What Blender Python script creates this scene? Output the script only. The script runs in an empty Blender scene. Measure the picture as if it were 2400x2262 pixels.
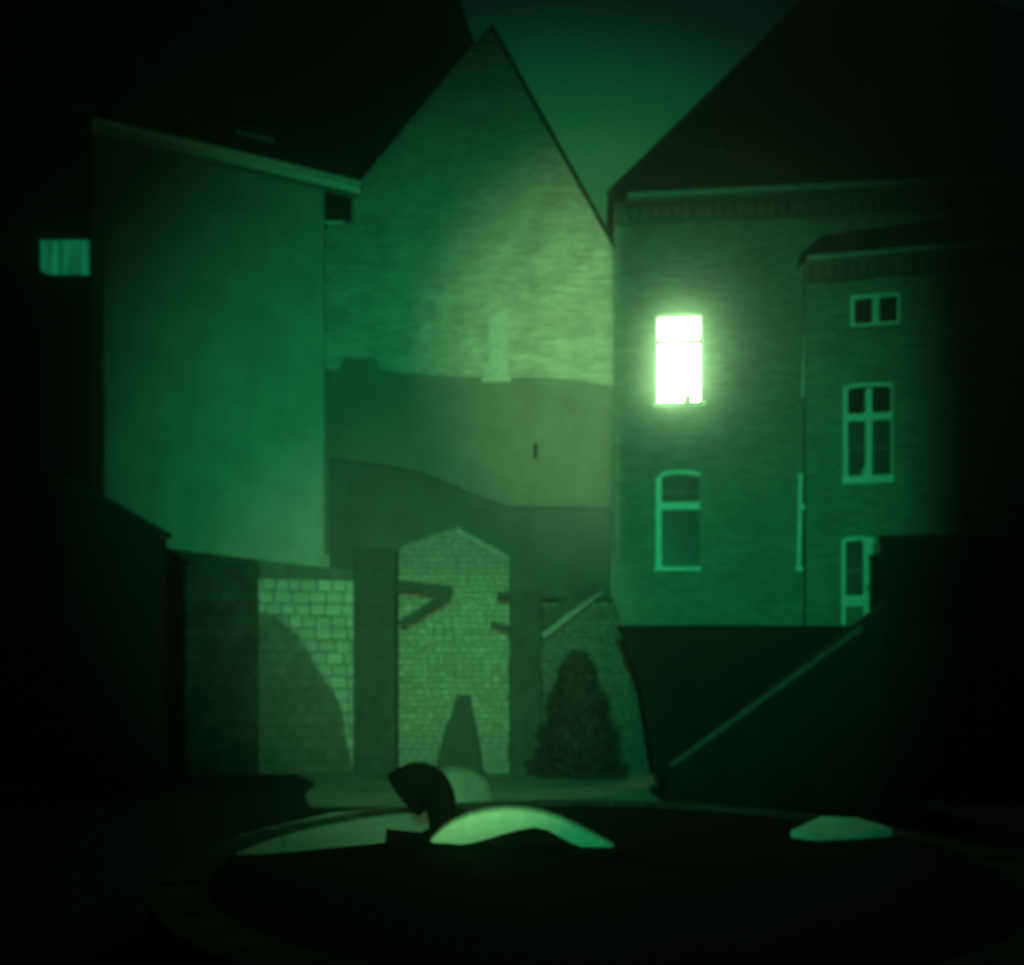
import bpy, math, random
from mathutils import Vector, Matrix

random.seed(11)
S = bpy.context.scene
COL = S.collection
R = math.radians
CAM_Z = 1.8

# ------------------------------------------------------------------ camera
cam_d = bpy.data.cameras.new("camera")
cam = bpy.data.objects.new("camera", cam_d)
COL.objects.link(cam)
cam.location = (0, 0, CAM_Z)
cam.rotation_euler = (R(90), 0, 0)
cam_d.sensor_width = 36.0
cam_d.lens = 30.0
cam_d.shift_y = 469.0 / 2400.0
cam_d.clip_start = 0.1
cam_d.clip_end = 3000.0
cam_d.dof.use_dof = True
cam_d.dof.focus_distance = 1.2
cam_d.dof.aperture_fstop = 3.8
S.camera = cam

# ------------------------------------------------------------------ night sky
W = bpy.data.worlds.new("World")
S.world = W
W.use_nodes = True
nt = W.node_tree
nt.nodes.clear()
out = nt.nodes.new("ShaderNodeOutputWorld")
bg = nt.nodes.new("ShaderNodeBackground")
tc = nt.nodes.new("ShaderNodeTexCoord")
# town glow: a dome of light low over the houses ahead, fading with the angle from it
dot = nt.nodes.new("ShaderNodeVectorMath"); dot.operation = 'DOT_PRODUCT'
gd = Vector((0.03, 1.0, 0.12)).normalized()
dot.inputs[1].default_value = gd
ac = nt.nodes.new("ShaderNodeMath"); ac.operation = 'ARCCOSINE'
ramp = nt.nodes.new("ShaderNodeValToRGB")
mr = nt.nodes.new("ShaderNodeMapRange")
mr.inputs["From Min"].default_value = 0.0
mr.inputs["From Max"].default_value = math.pi / 2
el = ramp.color_ramp.elements
def stop(deg, c):
    e = el.new(deg / 90.0); e.color = (c[0], c[1], c[2], 1)
SKY = [(17, (.030, .150, .045)), (22, (.022, .140, .040)), (24.7, (.012, .122, .034)), (26.5, (.004, .086, .028)),
       (28.2, (.001, .058, .022)), (29.3, (.0005, .043, .018)), (30.6, (.0004, .023, .011)), (31.7, (.0004, .008, .006)),
       (34, (.0004, .002, .003)), (90, (.0004, .0006, .0010))]
el[0].position = 0; el[0].color = (.03, .15, .05, 1)
el[1].position = 1; el[1].color = (.0004, .0006, .0010, 1)
for d_, c_ in SKY[:-1]:
    stop(d_, c_)
nt.links.new(tc.outputs["Generated"], dot.inputs[0])
nt.links.new(dot.outputs["Value"], ac.inputs[0])
nt.links.new(ac.outputs[0], mr.inputs["Value"])
nt.links.new(mr.outputs[0], ramp.inputs[0])
nt.links.new(ramp.outputs[0], bg.inputs["Color"])
bg.inputs["Strength"].default_value = 1.0
nt.links.new(bg.outputs[0], out.inputs["Surface"])

# ------------------------------------------------------------------ yard lamps (behind the camera)
def spot(name, loc, aim, power, col, size, blend, radius):
    d = bpy.data.lights.new(name, 'SPOT')
    d.energy = power; d.color = col; d.spot_size = R(size); d.spot_blend = blend
    d.shadow_soft_size = radius
    o = bpy.data.objects.new(name, d)
    COL.objects.link(o)
    o.location = loc
    o.rotation_euler = (Vector(aim) - Vector(loc)).to_track_quat('-Z', 'Y').to_euler()
    return o
spot("yard_floodlight", (-0.3, -6.0, 4.8), (0.55, 19, 5.8), 15500, (0.03, 1.0, 0.37), 49.5, 1.0, 0.26)
spot("yard_lamp", (2.0, -1.5, 3.8), (2.85, 20.3, 9.3), 22000, (0.48, 1.0, 0.38), 28.5, 1.0, 0.02)
spot("wall_lamp", (0.1, -1.3, 2.0), (-1.7, 17, 2.9), 5600, (0.43, 1.0, 0.38), 31, 1.0, 0.08)  # unseen spot added to brighten the pier, blocks and arch

# ------------------------------------------------------------------ exposure
S.view_settings.view_transform = 'Standard'
S.view_settings.look = 'None'
S.view_settings.exposure = 0.0
S.view_settings.gamma = 1.0
S.view_settings.use_curve_mapping = False
S.render.engine = 'CYCLES'
S.cycles.use_denoising = True
S.cycles.max_bounces = 5
S.cycles.volume_bounces = 1
S.cycles.sample_clamp_indirect = 4.0

# ================================================================== helpers
def at(px, py, Y):
    return Vector(((px - 1200.0) / 2000.0 * Y, Y, CAM_Z + (1600.0 - py) / 2000.0 * Y))

class Frame:
    """a wall plane: origin on the ground, x along the wall, y into the wall, z up"""
    def __init__(s, ox, oy, deg):
        s.o = Vector((ox, oy, 0)); s.a = R(deg)
        s.u = Vector((math.cos(s.a), math.sin(s.a), 0)); s.n = Vector((-math.sin(s.a), math.cos(s.a), 0))
    def at(s, px, py, t=0.0):
        d = Vector(((px - 1200.0) / 2000.0, 1.0, (1600.0 - py) / 2000.0))
        c = Vector((0, 0, CAM_Z))
        k = (s.o + s.n * t - c).dot(s.n) / d.dot(s.n)
        p = c + d * k - s.o
        return p.dot(s.u), p.z
    def s_at(s, px, t=0.0):
        return s.at(px, 1600, t)[0]

class MB:
    def __init__(s): s.v = []; s.f = []
    def poly(s, pts):
        k = len(s.v); s.v += [tuple(p) for p in pts]; s.f.append(tuple(range(k, k + len(pts)))); return s
    def box(s, x0, x1, y0, y1, z0, z1):
        k = len(s.v)
        s.v += [(x0,y0,z0),(x1,y0,z0),(x1,y1,z0),(x0,y1,z0),(x0,y0,z1),(x1,y0,z1),(x1,y1,z1),(x0,y1,z1)]
        s.f += [tuple(k + i for i in q) for q in ((0,3,2,1),(4,5,6,7),(0,1,5,4),(1,2,6,5),(2,3,7,6),(3,0,4,7))]
        return s
    def prism(s, pts, y0, y1):
        """closed outline of (x, z), counter-clockwise seen from -y, given depth"""
        k = len(s.v); n = len(pts)
        s.v += [(p[0], y0, p[1]) for p in pts] + [(p[0], y1, p[1]) for p in pts]
        s.f.append(tuple(range(k, k + n))); s.f.append(tuple(range(k + 2*n - 1, k + n - 1, -1)))
        for i in range(n):
            j = (i + 1) % n
            s.f.append((k + i, k + n + i, k + n + j, k + j))
        return s
    def slab(s, pts, d):
        """3-D polygon thickened along vector d"""
        k = len(s.v); n = len(pts); d = Vector(d)
        s.v += [tuple(Vector(p)) for p in pts] + [tuple(Vector(p) + d) for p in pts]
        s.f.append(tuple(range(k, k + n))); s.f.append(tuple(range(k + 2*n - 1, k + n - 1, -1)))
        for i in range(n):
            j = (i + 1) % n
            s.f.append((k + i, k + n + i, k + n + j, k + j))
        return s
    def tube(s, path, rad, n=14, caps=True):
        path = [Vector(p) for p in path]
        rings = []
        ref = None
        for i, p in enumerate(path):
            a = path[max(i-1, 0)]; b = path[min(i+1, len(path)-1)]
            t = (b - a).normalized()
            if ref is None:
                ref = Vector((0, 1, 0)) if abs(t.y) < .9 else Vector((1, 0, 0))
            e1 = (ref - t * ref.dot(t)).normalized(); e2 = t.cross(e1); ref = e1
            r = rad[i] if isinstance(rad, (list, tuple)) else rad
            k = len(s.v)
            for j in range(n):
                w = 2 * math.pi * j / n
                s.v.append(tuple(p + e1 * (r * math.cos(w)) + e2 * (r * math.sin(w))))
            rings.append(k)
        for a, b in zip(rings, rings[1:]):
            for j in range(n):
                m = (j + 1) % n
                s.f.append((a + j, a + m, b + m, b + j))
        if caps:
            s.f.append(tuple(rings[0] + j for j in range(n - 1, -1, -1)))
            s.f.append(tuple(rings[-1] + j for j in range(n)))
        return s
    def beam(s, a, b, w, h):
        """square timber from a to b"""
        a = Vector(a); b = Vector(b); t = (b - a).normalized()
        side = Vector((0, 1, 0)); up = t.cross(side).normalized()
        k = len(s.v)
        for p in (a, b):
            for q in ((-1,-1),(1,-1),(1,1),(-1,1)):
                s.v.append(tuple(p + side * (q[0]*w/2) + up * (q[1]*h/2)))
        s.f += [tuple(k + i for i in q) for q in ((0,1,2,3),(7,6,5,4),(0,4,5,1),(1,5,6,2),(2,6,7,3),(3,7,4,0))]
        return s
    def mesh(s, name):
        me = bpy.data.meshes.new(name); me.from_pydata(s.v, [], s.f); me.validate(); me.update(); return me
    def build(s, name, m, parent=None, bevel=0.0, smooth=False, fix=True):
        me = s.mesh(name)
        if fix:
            import bmesh
            bm = bmesh.new(); bm.from_mesh(me); bmesh.ops.recalc_face_normals(bm, faces=bm.faces[:]); bm.to_mesh(me); bm.free()
        o = bpy.data.objects.new(name, me)
        if m: me.materials.append(m)
        COL.objects.link(o)
        if parent: o.parent = parent
        if smooth: me.shade_smooth()
        if bevel:
            b = o.modifiers.new("bevel", 'BEVEL'); b.width = bevel; b.segments = 2; b.limit_method = 'ANGLE'
        return o

def tag(o, label, cat, group=None):
    o['label'] = label; o['category'] = cat
    if group: o['group'] = group
    return o
def thing(name, label, cat, frame=None, loc=None, group=None):
    o = bpy.data.objects.new(name, None); COL.objects.link(o); o.empty_display_size = .3
    if frame: o.location = frame.o; o.rotation_euler = (0, 0, frame.a)
    if loc: o.location = loc
    return tag(o, label, cat, group)

def wall_holes(mb, x0, x1, z0, z1, holes, depth=.2):
    """front face at y=0 with real openings and their reveals"""
    xs = sorted({x0, x1, *[h[0] for h in holes], *[h[1] for h in holes]})
    zs = sorted({z0, z1, *[h[2] for h in holes], *[h[3] for h in holes]})
    for a, b in zip(xs, xs[1:]):
        for c, d in zip(zs, zs[1:]):
            mx, mz = (a+b)/2, (c+d)/2
            if any(h[0] < mx < h[1] and h[2] < mz < h[3] for h in holes): continue
            mb.poly([(a,0,c),(b,0,c),(b,0,d),(a,0,d)])
    for a, b, c, d in holes:
        mb.poly([(a,0,c),(a,0,d),(a,depth,d),(a,depth,c)]); mb.poly([(b,0,c),(b,depth,c),(b,depth,d),(b,0,d)])
        mb.poly([(a,0,c),(a,depth,c),(b,depth,c),(b,0,c)]); mb.poly([(a,0,d),(b,0,d),(b,depth,d),(a,depth,d)])

# ------------------------------------------------------------------ materials
def mat(name, col, rough=.9, var=.25, scale=3.0, bump=.3, bscale=25.0, brick=None, per_object=0.0, spec=.2, streak=None, metal=0.0, fine=.10, stain=None):
    m = bpy.data.materials.new(name); m.use_nodes = True
    n = m.node_tree.nodes; l = m.node_tree.links
    p = n["Principled BSDF"]; p.inputs["Roughness"].default_value = rough
    p.inputs["Specular IOR Level"].default_value = spec; p.inputs["Metallic"].default_value = metal
    t = n.new("ShaderNodeTexCoord")
    vec = t.outputs["Object"]
    if per_object:
        oi = n.new("ShaderNodeObjectInfo")
        add = n.new("ShaderNodeVectorMath"); add.operation = 'ADD'
        l.new(vec, add.inputs[0]); l.new(oi.outputs["Location"], add.inputs[1]); vec = add.outputs[0]
    noi = n.new("ShaderNodeTexNoise"); noi.inputs["Scale"].default_value = scale; noi.inputs["Detail"].default_value = 7; noi.inputs["Roughness"].default_value = .65
    l.new(vec, noi.inputs["Vector"])
    mr = n.new("ShaderNodeMapRange"); mr.inputs["From Min"].default_value = .3; mr.inputs["From Max"].default_value = .7
    mr.inputs["To Min"].default_value = 1 - var; mr.inputs["To Max"].default_value = 1 + var
    l.new(noi.outputs["Fac"], mr.inputs["Value"])
    fac = mr.outputs[0]
    fn = n.new("ShaderNodeTexNoise"); fn.inputs["Scale"].default_value = 13; fn.inputs["Detail"].default_value = 3; l.new(vec, fn.inputs["Vector"])
    fr = n.new("ShaderNodeMapRange"); fr.inputs["From Min"].default_value = .3; fr.inputs["From Max"].default_value = .7
    fr.inputs["To Min"].default_value = 1 - fine; fr.inputs["To Max"].default_value = 1 + fine; l.new(fn.outputs["Fac"], fr.inputs["Value"])
    def mul(a, b):
        x = n.new("ShaderNodeMath"); x.operation = 'MULTIPLY'; l.new(a, x.inputs[0]); l.new(b, x.inputs[1]); return x.outputs[0]
    fac = mul(fac, fr.outputs[0])
    if per_object:
        r2 = n.new("ShaderNodeMapRange"); r2.inputs["To Min"].default_value = 1 - per_object; r2.inputs["To Max"].default_value = 1 + per_object
        l.new(oi.outputs["Random"], r2.inputs["Value"]); fac = mul(fac, r2.outputs[0])
    if streak:      # weathered courses: long thin sideways variation
        mp = n.new("ShaderNodeMapping"); mp.inputs["Scale"].default_value = (streak[0], streak[0], streak[1])
        ns = n.new("ShaderNodeTexNoise"); ns.inputs["Scale"].default_value = 1; ns.inputs["Detail"].default_value = 4
        l.new(t.outputs["Object"], mp.inputs["Vector"]); l.new(mp.outputs[0], ns.inputs["Vector"])
        r3 = n.new("ShaderNodeMapRange"); r3.inputs["From Min"].default_value = .32; r3.inputs["From Max"].default_value = .68
        r3.inputs["To Min"].default_value = 1 - streak[2]; r3.inputs["To Max"].default_value = 1 + streak[2]
        l.new(ns.outputs["Fac"], r3.inputs["Value"]); fac = mul(fac, r3.outputs[0])
    sc = n.new("ShaderNodeVectorMath"); sc.operation = 'SCALE'
    hgt = None
    if brick:       # brick = (length, course, mortar tone, contrast)
        sx = n.new("ShaderNodeSeparateXYZ"); l.new(t.outputs["Object"], sx.inputs[0])
        ad = n.new("ShaderNodeMath"); l.new(sx.outputs[0], ad.inputs[0]); l.new(sx.outputs[1], ad.inputs[1])
        cx = n.new("ShaderNodeCombineXYZ"); l.new(ad.outputs[0], cx.inputs[0]); l.new(sx.outputs[2], cx.inputs[1])
        bt = n.new("ShaderNodeTexBrick"); l.new(cx.outputs[0], bt.inputs["Vector"])
        bt.inputs["Scale"].default_value = 1; bt.inputs["Brick Width"].default_value = brick[0]; bt.inputs["Row Height"].default_value = brick[1]
        bt.inputs["Mortar Size"].default_value = .008; bt.inputs["Mortar Smooth"].default_value = .2
        c = Vector(col)
        bt.inputs["Color1"].default_value = (*(c * (1 - brick[3])), 1); bt.inputs["Color2"].default_value = (*(c * (1 + brick[3])), 1)
        bt.inputs["Mortar"].default_value = (*(c * brick[2]), 1)
        l.new(bt.outputs["Color"], sc.inputs[0]); hgt = bt.outputs["Fac"]
    else:
        sc.inputs[0].default_value = col
    l.new(fac, sc.inputs["Scale"]); l.new(sc.outputs[0], p.inputs["Base Color"])
    b = n.new("ShaderNodeBump"); b.inputs["Strength"].default_value = bump; b.inputs["Distance"].default_value = .02
    nb = n.new("ShaderNodeTexNoise"); nb.inputs["Scale"].default_value = bscale; nb.inputs["Detail"].default_value = 5
    l.new(vec, nb.inputs["Vector"])
    if hgt:
        sb = n.new("ShaderNodeMath"); sb.operation = 'SUBTRACT'; l.new(nb.outputs["Fac"], sb.inputs[0]); l.new(hgt, sb.inputs[1]); l.new(sb.outputs[0], b.inputs["Height"])
    else:
        l.new(nb.outputs["Fac"], b.inputs["Height"])
    l.new(b.outputs[0], p.inputs["Normal"])
    return m
def glow(name, col, strength, wave=None):
    m = bpy.data.materials.new(name); m.use_nodes = True
    n = m.node_tree.nodes; l = m.node_tree.links; p = n["Principled BSDF"]
    p.inputs["Base Color"].default_value = (.5, .5, .5, 1); p.inputs["Roughness"].default_value = .6
    p.inputs["Emission Color"].default_value = (*col, 1); p.inputs["Emission Strength"].default_value = strength
    if wave:        # light and dark folds of the cloth
        t = n.new("ShaderNodeTexCoord"); mp = n.new("ShaderNodeMapping"); mp.inputs["Scale"].default_value = (9, 0, .8)
        no = n.new("ShaderNodeTexNoise"); no.inputs["Scale"].default_value = 1; no.inputs["Detail"].default_value = 3
        r = n.new("ShaderNodeMapRange"); r.inputs["From Min"].default_value = .3; r.inputs["From Max"].default_value = .7
        r.inputs["To Min"].default_value = strength*.45; r.inputs["To Max"].default_value = strength*1.35
        l.new(t.outputs["Object"], mp.inputs["Vector"]); l.new(mp.outputs[0], no.inputs["Vector"]); l.new(no.outputs["Fac"], r.inputs["Value"]); l.new(r.outputs[0], p.inputs["Emission Strength"])
    return m

M = dict(
    plaster=mat("lime_plaster", (.33,.32,.27), var=.2, scale=1.1, bump=.3, bscale=9, streak=(2.6,.35,.07), fine=.09),
    gable=mat("old_gable_brick", (.36,.335,.28), var=.22, scale=1.3, bump=.5, brick=(.26,.085,.8,.2), streak=(.8,8,.15)),
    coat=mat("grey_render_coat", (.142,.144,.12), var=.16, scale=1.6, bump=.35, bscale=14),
    tar=mat("dark_render", (.086,.09,.08), var=.2, scale=1.2, bump=.3, bscale=14),
    patch=mat("pale_infill_brick", (.42,.40,.36), var=.15, scale=3, brick=(.26,.085,.85,.1)),
    brick=mat("house_brick", (.185,.198,.163), var=.2, scale=1.1, bump=.5, brick=(.26,.085,.75,.22), streak=(.8,8,.10)),
    brick2=mat("far_house_brick", (.205,.218,.18), var=.22, scale=1.1, bump=.5, brick=(.26,.085,.75,.22), streak=(.8,8,.12)),
    dentil=mat("sooty_brick", (.075,.065,.055), var=.3, scale=6, per_object=.3),
    sooty=mat("soot_stained_wall", (.12,.125,.105), var=.3, scale=4),
    white=mat("weathered_white_paint", (.76,.74,.66), rough=.55, var=.1, scale=5, bump=.1),
    dull=mat("dull_grey_paint", (.10,.10,.09), rough=.6, var=.1, scale=5, bump=.1),
    gutter=mat("zinc_gutter", (.34,.34,.32), rough=.5, var=.18, scale=4, bump=.1),
    glass=mat("dark_window_glass", (.006,.007,.008), rough=.07, var=.05, bump=.02, bscale=3, spec=.5),
    roof=mat("black_slate", (.008,.008,.009), rough=.8, var=.4, scale=4, bump=.5, per_object=.2),
    block=mat("pale_stone_block", (.29,.28,.23), var=.14, scale=5, bump=.5, bscale=30, per_object=.16),
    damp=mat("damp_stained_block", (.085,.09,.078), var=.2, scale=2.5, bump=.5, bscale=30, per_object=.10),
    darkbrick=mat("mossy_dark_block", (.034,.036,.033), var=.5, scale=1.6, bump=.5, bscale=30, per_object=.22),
    mortar=mat("lime_mortar", (.115,.11,.088), var=.2, scale=6, bump=.6, bscale=40),
    mortar_d=mat("dark_mortar", (.034,.035,.032), var=.2, scale=6, bump=.6, bscale=40),
    mortar_b=mat("grey_mortar", (.09,.088,.076), var=.25, scale=5, bump=.6, bscale=40),
    yellowbrick=mat("yellow_grey_brick", (.27,.25,.19), var=.18, scale=8, bump=.5, bscale=40, per_object=.2),
    cap=mat("lichened_brick", (.19,.18,.14), var=.25, scale=6, bump=.5, bscale=40, per_object=.22),
    greybrick=mat("buttress_brick", (.10,.102,.085), var=.25, scale=6, bump=.5, bscale=40, per_object=.14),
    timber=mat("dark_oak", (.045,.05,.044), var=.3, scale=4, bump=.5, bscale=18),
    rail=mat("pale_rail", (.20,.19,.15), var=.15, scale=5),
    stairrail=mat("grey_rail", (.045,.052,.046), var=.2, scale=5),
    black=mat("tarred_wall", (.009,.007,.006), var=.4, scale=2.5, bump=.5, bscale=20),
    foliage=mat("evergreen_leaf", (.05,.055,.048), var=.4, scale=6, bump=.1),
    bark=mat("bark", (.02,.018,.015), var=.3, scale=10),
    stone=mat("dark_stone", (.05,.052,.046), var=.25, scale=6),
    asphalt=mat("yard_asphalt", (.03,.03,.029), var=.3, scale=1.5, bump=.6, bscale=12, spec=.05),
    ground=mat("courtyard_ground", (.34,.32,.27), var=.3, scale=1.5, bump=.6, bscale=12),
    soil=mat("dark_soil", (.0035,.003,.003), var=.4, scale=5, bump=.8, bscale=18, spec=.05),
    coping=mat("bed_coping", (.04,.042,.037), var=.2, scale=4, per_object=.2, spec=.1),
    slab=mat("paving_slab", (.50,.50,.42), var=.15, scale=4, per_object=.1, spec=.1),
    pale=mat("pale_limestone", (.52,.46,.36), var=.07, scale=5, bump=.2, bscale=30),
    iron=mat("black_iron", (.003,.003,.003), rough=.9, var=.3, scale=9, bump=.3, spec=.02),
    curtain=glow("lit_curtain", (.02, .80, .30), .15, wave=True),
    lit=glow("lit_window", (.53, 1.0, .44), 26.0),
    pot=mat("pot", (.3,.3,.27), var=.2),
)

# ================================================================== ground
g = MB(); N = 24
g.poly([(-400,-400,0),(400,-400,0),(400,400,0),(-400,400,0)])
go = g.build("ground", M['asphalt']); go['kind'] = 'structure'  # base colour kept near black for the unlit yard
pv = MB()  # paler sheet painting the lamplit part of the ground
pv.poly([(-2.9,12.3,.004),(2.4,12.3,.004),(2.9,16.7,.004),(2.6,20.2,.004),(-4.3,20.2,.004),(-4.2,16.7,.004),(-3.5,15.2,.004),(-3.3,13.6,.004)])
pv.build("pavement", M['ground'], None)['kind'] = 'structure'

# ================================================================== windows
def arch_strip(x0, x1, z, rise, th, k=8):
    lo = []; hi = []
    for i in range(k + 1):
        f = i / k; x = x0 + (x1 - x0) * f; h = rise * (1 - (2*f - 1)**2)
        lo.append((x, z + h)); hi.append((x, z + h + th))
    return lo + hi[::-1]

# ================================================================== left house: plastered, angled, steep slate roof
LH = Frame(-4.40, 20.0, 24.23)
EZ = 13.38
lh = thing("plastered_house", "large plain house with smooth pale plaster wall at left of the brick gable", "house", LH)
L0 = -9.5
mb = MB(); mb.poly([(L0,0,0),(0,0,0),(0,0,EZ),(L0,0,EZ)]); mb.poly([(0,0,0),(0,9,0),(0,9,EZ),(0,0,EZ)])
mb.poly([(L0,0,0),(L0,0,EZ),(L0,9,EZ),(L0,9,0)]); mb.poly([(L0,9,0),(L0,9,EZ),(0,9,EZ),(0,9,0)])
mb.build("wall", M['plaster'], lh, fix=False)
se = LH.s_at(842, -.25)
T60 = math.tan(R(60))
sR = 5.5
roof = MB()
RUN = 6.2
def rp(s, t, up=0): return (s, t, EZ + .12 + (t + .3) * T60 + up)
roof.slab([rp(L0-.3,-.3), rp(se,-.3), rp(se,.28), rp(sR,.95), rp(sR,RUN), rp(L0-.3,RUN)], (0,.10,.06))
roof.slab([rp(L0-.3,RUN), rp(sR,RUN), (sR,2*RUN+.3,EZ), (L0-.3,2*RUN+.3,EZ)], (0,-.10,.06))
ro = roof.build("roof", M['roof'], lh)
# slate courses standing proud of the slope
for k in range(26):
    t = -.18 + k * .24
    s1 = se if t < .3 else sR - .05
    c = MB(); c.slab([rp(L0-.25,t,.075), rp(s1,t,.075), rp(s1,t+.22,.055), rp(L0-.25,t+.22,.055)], (0,.012,.02)); c.build("slate_course", M['roof'], ro)
fz = MB().box(L0-.3, se, -.33, -.27, EZ-.10, EZ+.13).build("fascia", M['white'], lh)
MB().box(L0-.3, se, -.27, 0, EZ-.06, EZ-.03).build("soffit", M['gutter'], lh)
gt = MB().tube([(L0-.3,-.40,EZ+.08),(se+.02,-.40,EZ+.08)], .065, 10).build("gutter", M['white'], lh, smooth=True)
# roof window: small pale-framed skylight low on the slope
s_sky = LH.s_at(595)
def skq(ds, t, up): return rp(s_sky+ds, t, up)
sk = MB().slab([skq(-.42,.02,.22), skq(.42,.02,.22), skq(.42,.75,.22), skq(-.42,.75,.22)], (0,.03,.05)).build("skylight", M['dull'], lh)
MB().box(s_sky-.42, s_sky+.42, -.10, -.04, EZ+.72, EZ+.80).build("flashing", M['gutter'], sk)
MB().slab([skq(-.34,.1,.29), skq(.34,.1,.29), skq(.34,.68,.29), skq(-.34,.68,.29)], (0,.01,.02)).build("pane", M['glass'], sk)

# ================================================================== gable house
GY = 20.33
GF = Frame(0, GY, 0)
gh = thing("gabled_house", "tall brick house with a steep pointed gable, at the middle of the yard", "house", GF)
xl, zl = GF.at(757, 300)[0] - .9, 0
def G(px, py): return GF.at(px, py)
pk = G(1151, 69); pl = G(845, 440); pr = G(1443, 592)
zlw = pl[1] - (pl[0] - xl) * (pk[1]-pl[1])/(pk[0]-pl[0])
wx0, wz0 = G(757, 527); wx1, wz1 = G(829, 440)
xr = 2.75
zrw = pr[1] - (xr - pr[0]) * (pk[1]-pr[1])/(pr[0]-pk[0])
ztop = min(zlw, zrw, wz0) - .3
mb = MB()
mb.prism([(xl,0),(xr,0),(xr,zrw),pk,(xl,zlw)], 0, .4)
mb.build("wall", M['gable'], gh)
dep = 9.0
rf = MB()
def Gs(p, y, off=0): return (p[0], y, p[1] + off)
le = (xl-.2, zlw-.2*(pk[1]-pl[1])/(pk[0]-pl[0])); re_ = (xr+.1, zrw-.1*(pk[1]-pr[1])/(pr[0]-pk[0]))
rf.slab([Gs(le,.4,.02), Gs(pk,.4,.02), Gs(pk,dep,.02), Gs(le,dep,.02)], (0,0,.1))
rf.slab([Gs(pk,.4,.02), Gs(re_,.4,.02), Gs(re_,dep,.02), Gs(pk,dep,.02)], (0,0,.1))
rf.build("roof", M['roof'], gh)
# dark verge tiles running down both slopes
k = (pk[1]-pr[1])/(pr[0]-pk[0])
MB().prism([(pk[0],pk[1]-.02),(re_[0],re_[1]-.02),(re_[0],re_[1]+.15),(pk[0],pk[1]+.15)], -.10, .45).build("verge", M['roof'], gh)
MB().prism([(pl[0],pl[1]-.02),(pk[0]-.01,pk[1]-.02),(pk[0]-.01,pk[1]+.10),(pl[0],pl[1]+.10)], -.06, .45).build("verge", M['gable'], gh)
# raised grey sheet that paints the stepped shadow on the lower storeys
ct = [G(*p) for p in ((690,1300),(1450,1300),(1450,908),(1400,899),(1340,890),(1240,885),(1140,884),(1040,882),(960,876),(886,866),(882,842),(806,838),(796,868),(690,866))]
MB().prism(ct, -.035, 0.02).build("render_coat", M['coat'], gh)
a = G(1146, 896); b = G(1190, 742)
MB().box(a[0], b[0], -.045, .02, a[1], b[1]).build("infill_panel", M['patch'], gh)
a = G(1130, 897); b = G(1196, 886)
MB().box(a[0], b[0], -.09, -.036, a[1], b[1]).build("sill", M['patch'], gh)
a = G(1251, 1074); b = G(1259, 1040)
MB().box(a[0], b[0], -.07, -.036, a[1], b[1]).build("wall_tie", M['iron'], gh)
# small attic window under the neighbouring eave
w = MB(); wx0, wx1, wz0, wz1 = G(758,470)[0], G(828,470)[0], G(0,524)[1], G(0,440)[1]
w.box(wx0, wx1, -.05, .02, wz0, wz0+.05).box(wx1-.05, wx1, -.05, .02, wz0+.05, wz1)
wn = w.build("window", M['dull'], gh)
MB().box(wx0, wx1-.05, -.03, .01, wz0+.05, wz1).build("pane", M['glass'], wn)
MB().box(wx0, wx0+.5, -.12, -.05, wz0-.06, wz0).build("sill", M['white'], wn, bevel=.01)

# ================================================================== made-up dark block for the shade under the gable
OF = Frame(0, 19.55, 0)
ob = thing("rendered_outbuilding", "low dark rendered outbuilding with a sloping roof line, against foot of the gable", "outbuilding", OF)
pts = [OF.at(*p) for p in ((772,1330),(1434,1330),(1434,1194),(1190,1192),(1120,1168),(1050,1136),(985,1110),(910,1095),(840,1086),(772,1080))]
pts[0] = (pts[0][0], 0); pts[1] = (pts[1][0], 0)
MB().prism(pts, 0, .74).build("wall", M['tar'], ob)
for a, b in zip(pts[2:], pts[3:]):
    MB().prism([b, a, (a[0],a[1]+.06), (b[0],b[1]+.06)], -.06, .73).build("roof", M['tar'], ob)

# ================================================================== right house
RF = Frame(2.40, 20.0, -4.9)
RZ = 13.05
rh = thing("brick_house", "tall brick house with one brightly lit window and a dark hipped roof", "house", RF)
RL = 16.0
def Rr(px0, px1, py0, py1):
    x0 = RF.s_at(px0); x1 = RF.s_at(px1); return (x0, x1, RF.at((px0+px1)/2, py1)[1], RF.at((px0+px1)/2, py0)[1])
litw = Rr(1538, 1646, 737, 944)
lowW = Rr(1540, 1640, 1118, 1330)
mb = MB(); wall_holes(mb, 0, RL, 0, RZ, [litw, lowW], .16)
mb.poly([(0,0,0),(0,0,RZ),(0,12,RZ),(0,12,0)]); mb.poly([(RL,0,0),(RL,12,0),(RL,12,RZ),(RL,0,RZ)]); mb.poly([(0,12,0),(0,12,RZ),(RL,12,RZ),(RL,12,0)])
mb.build("wall", M['brick'], rh, fix=False)
RR = 6.0; RT = 1.5
def hip(mb, L, D, run, z, tanp, ov):
    x0, x1, y0, y1 = -ov, L+ov, -ov, D+ov; h = (run+ov)*tanp
    A,B,C,Dd = (x0,y0,z),(x1,y0,z),(x1,y1,z),(x0,y1,z); E,F = (x0+run+ov,(y0+y1)/2,z+h),(x1-run-ov,(y0+y1)/2,z+h)
    for q in ([A,B,F,E],[B,C,F],[C,Dd,E,F],[Dd,A,E]): mb.slab(q, (0,0,.08))
hp = MB(); hip(hp, RL, 12, RR, RZ+.05, RT, .16); rro = hp.build("roof", M['roof'], rh)
for kx in range(24):
    t = -.08 + kx*.25; z0 = RZ+.05+(t+.16)*RT
    MB().slab([(t+.1,t,z0+.11),(RL-t-.1,t,z0+.11),(RL-t-.35,t+.235,z0+.45),(t+.35,t+.235,z0+.45)], (0,.01,.02)).build("slate_course", M['roof'], rro)
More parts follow.
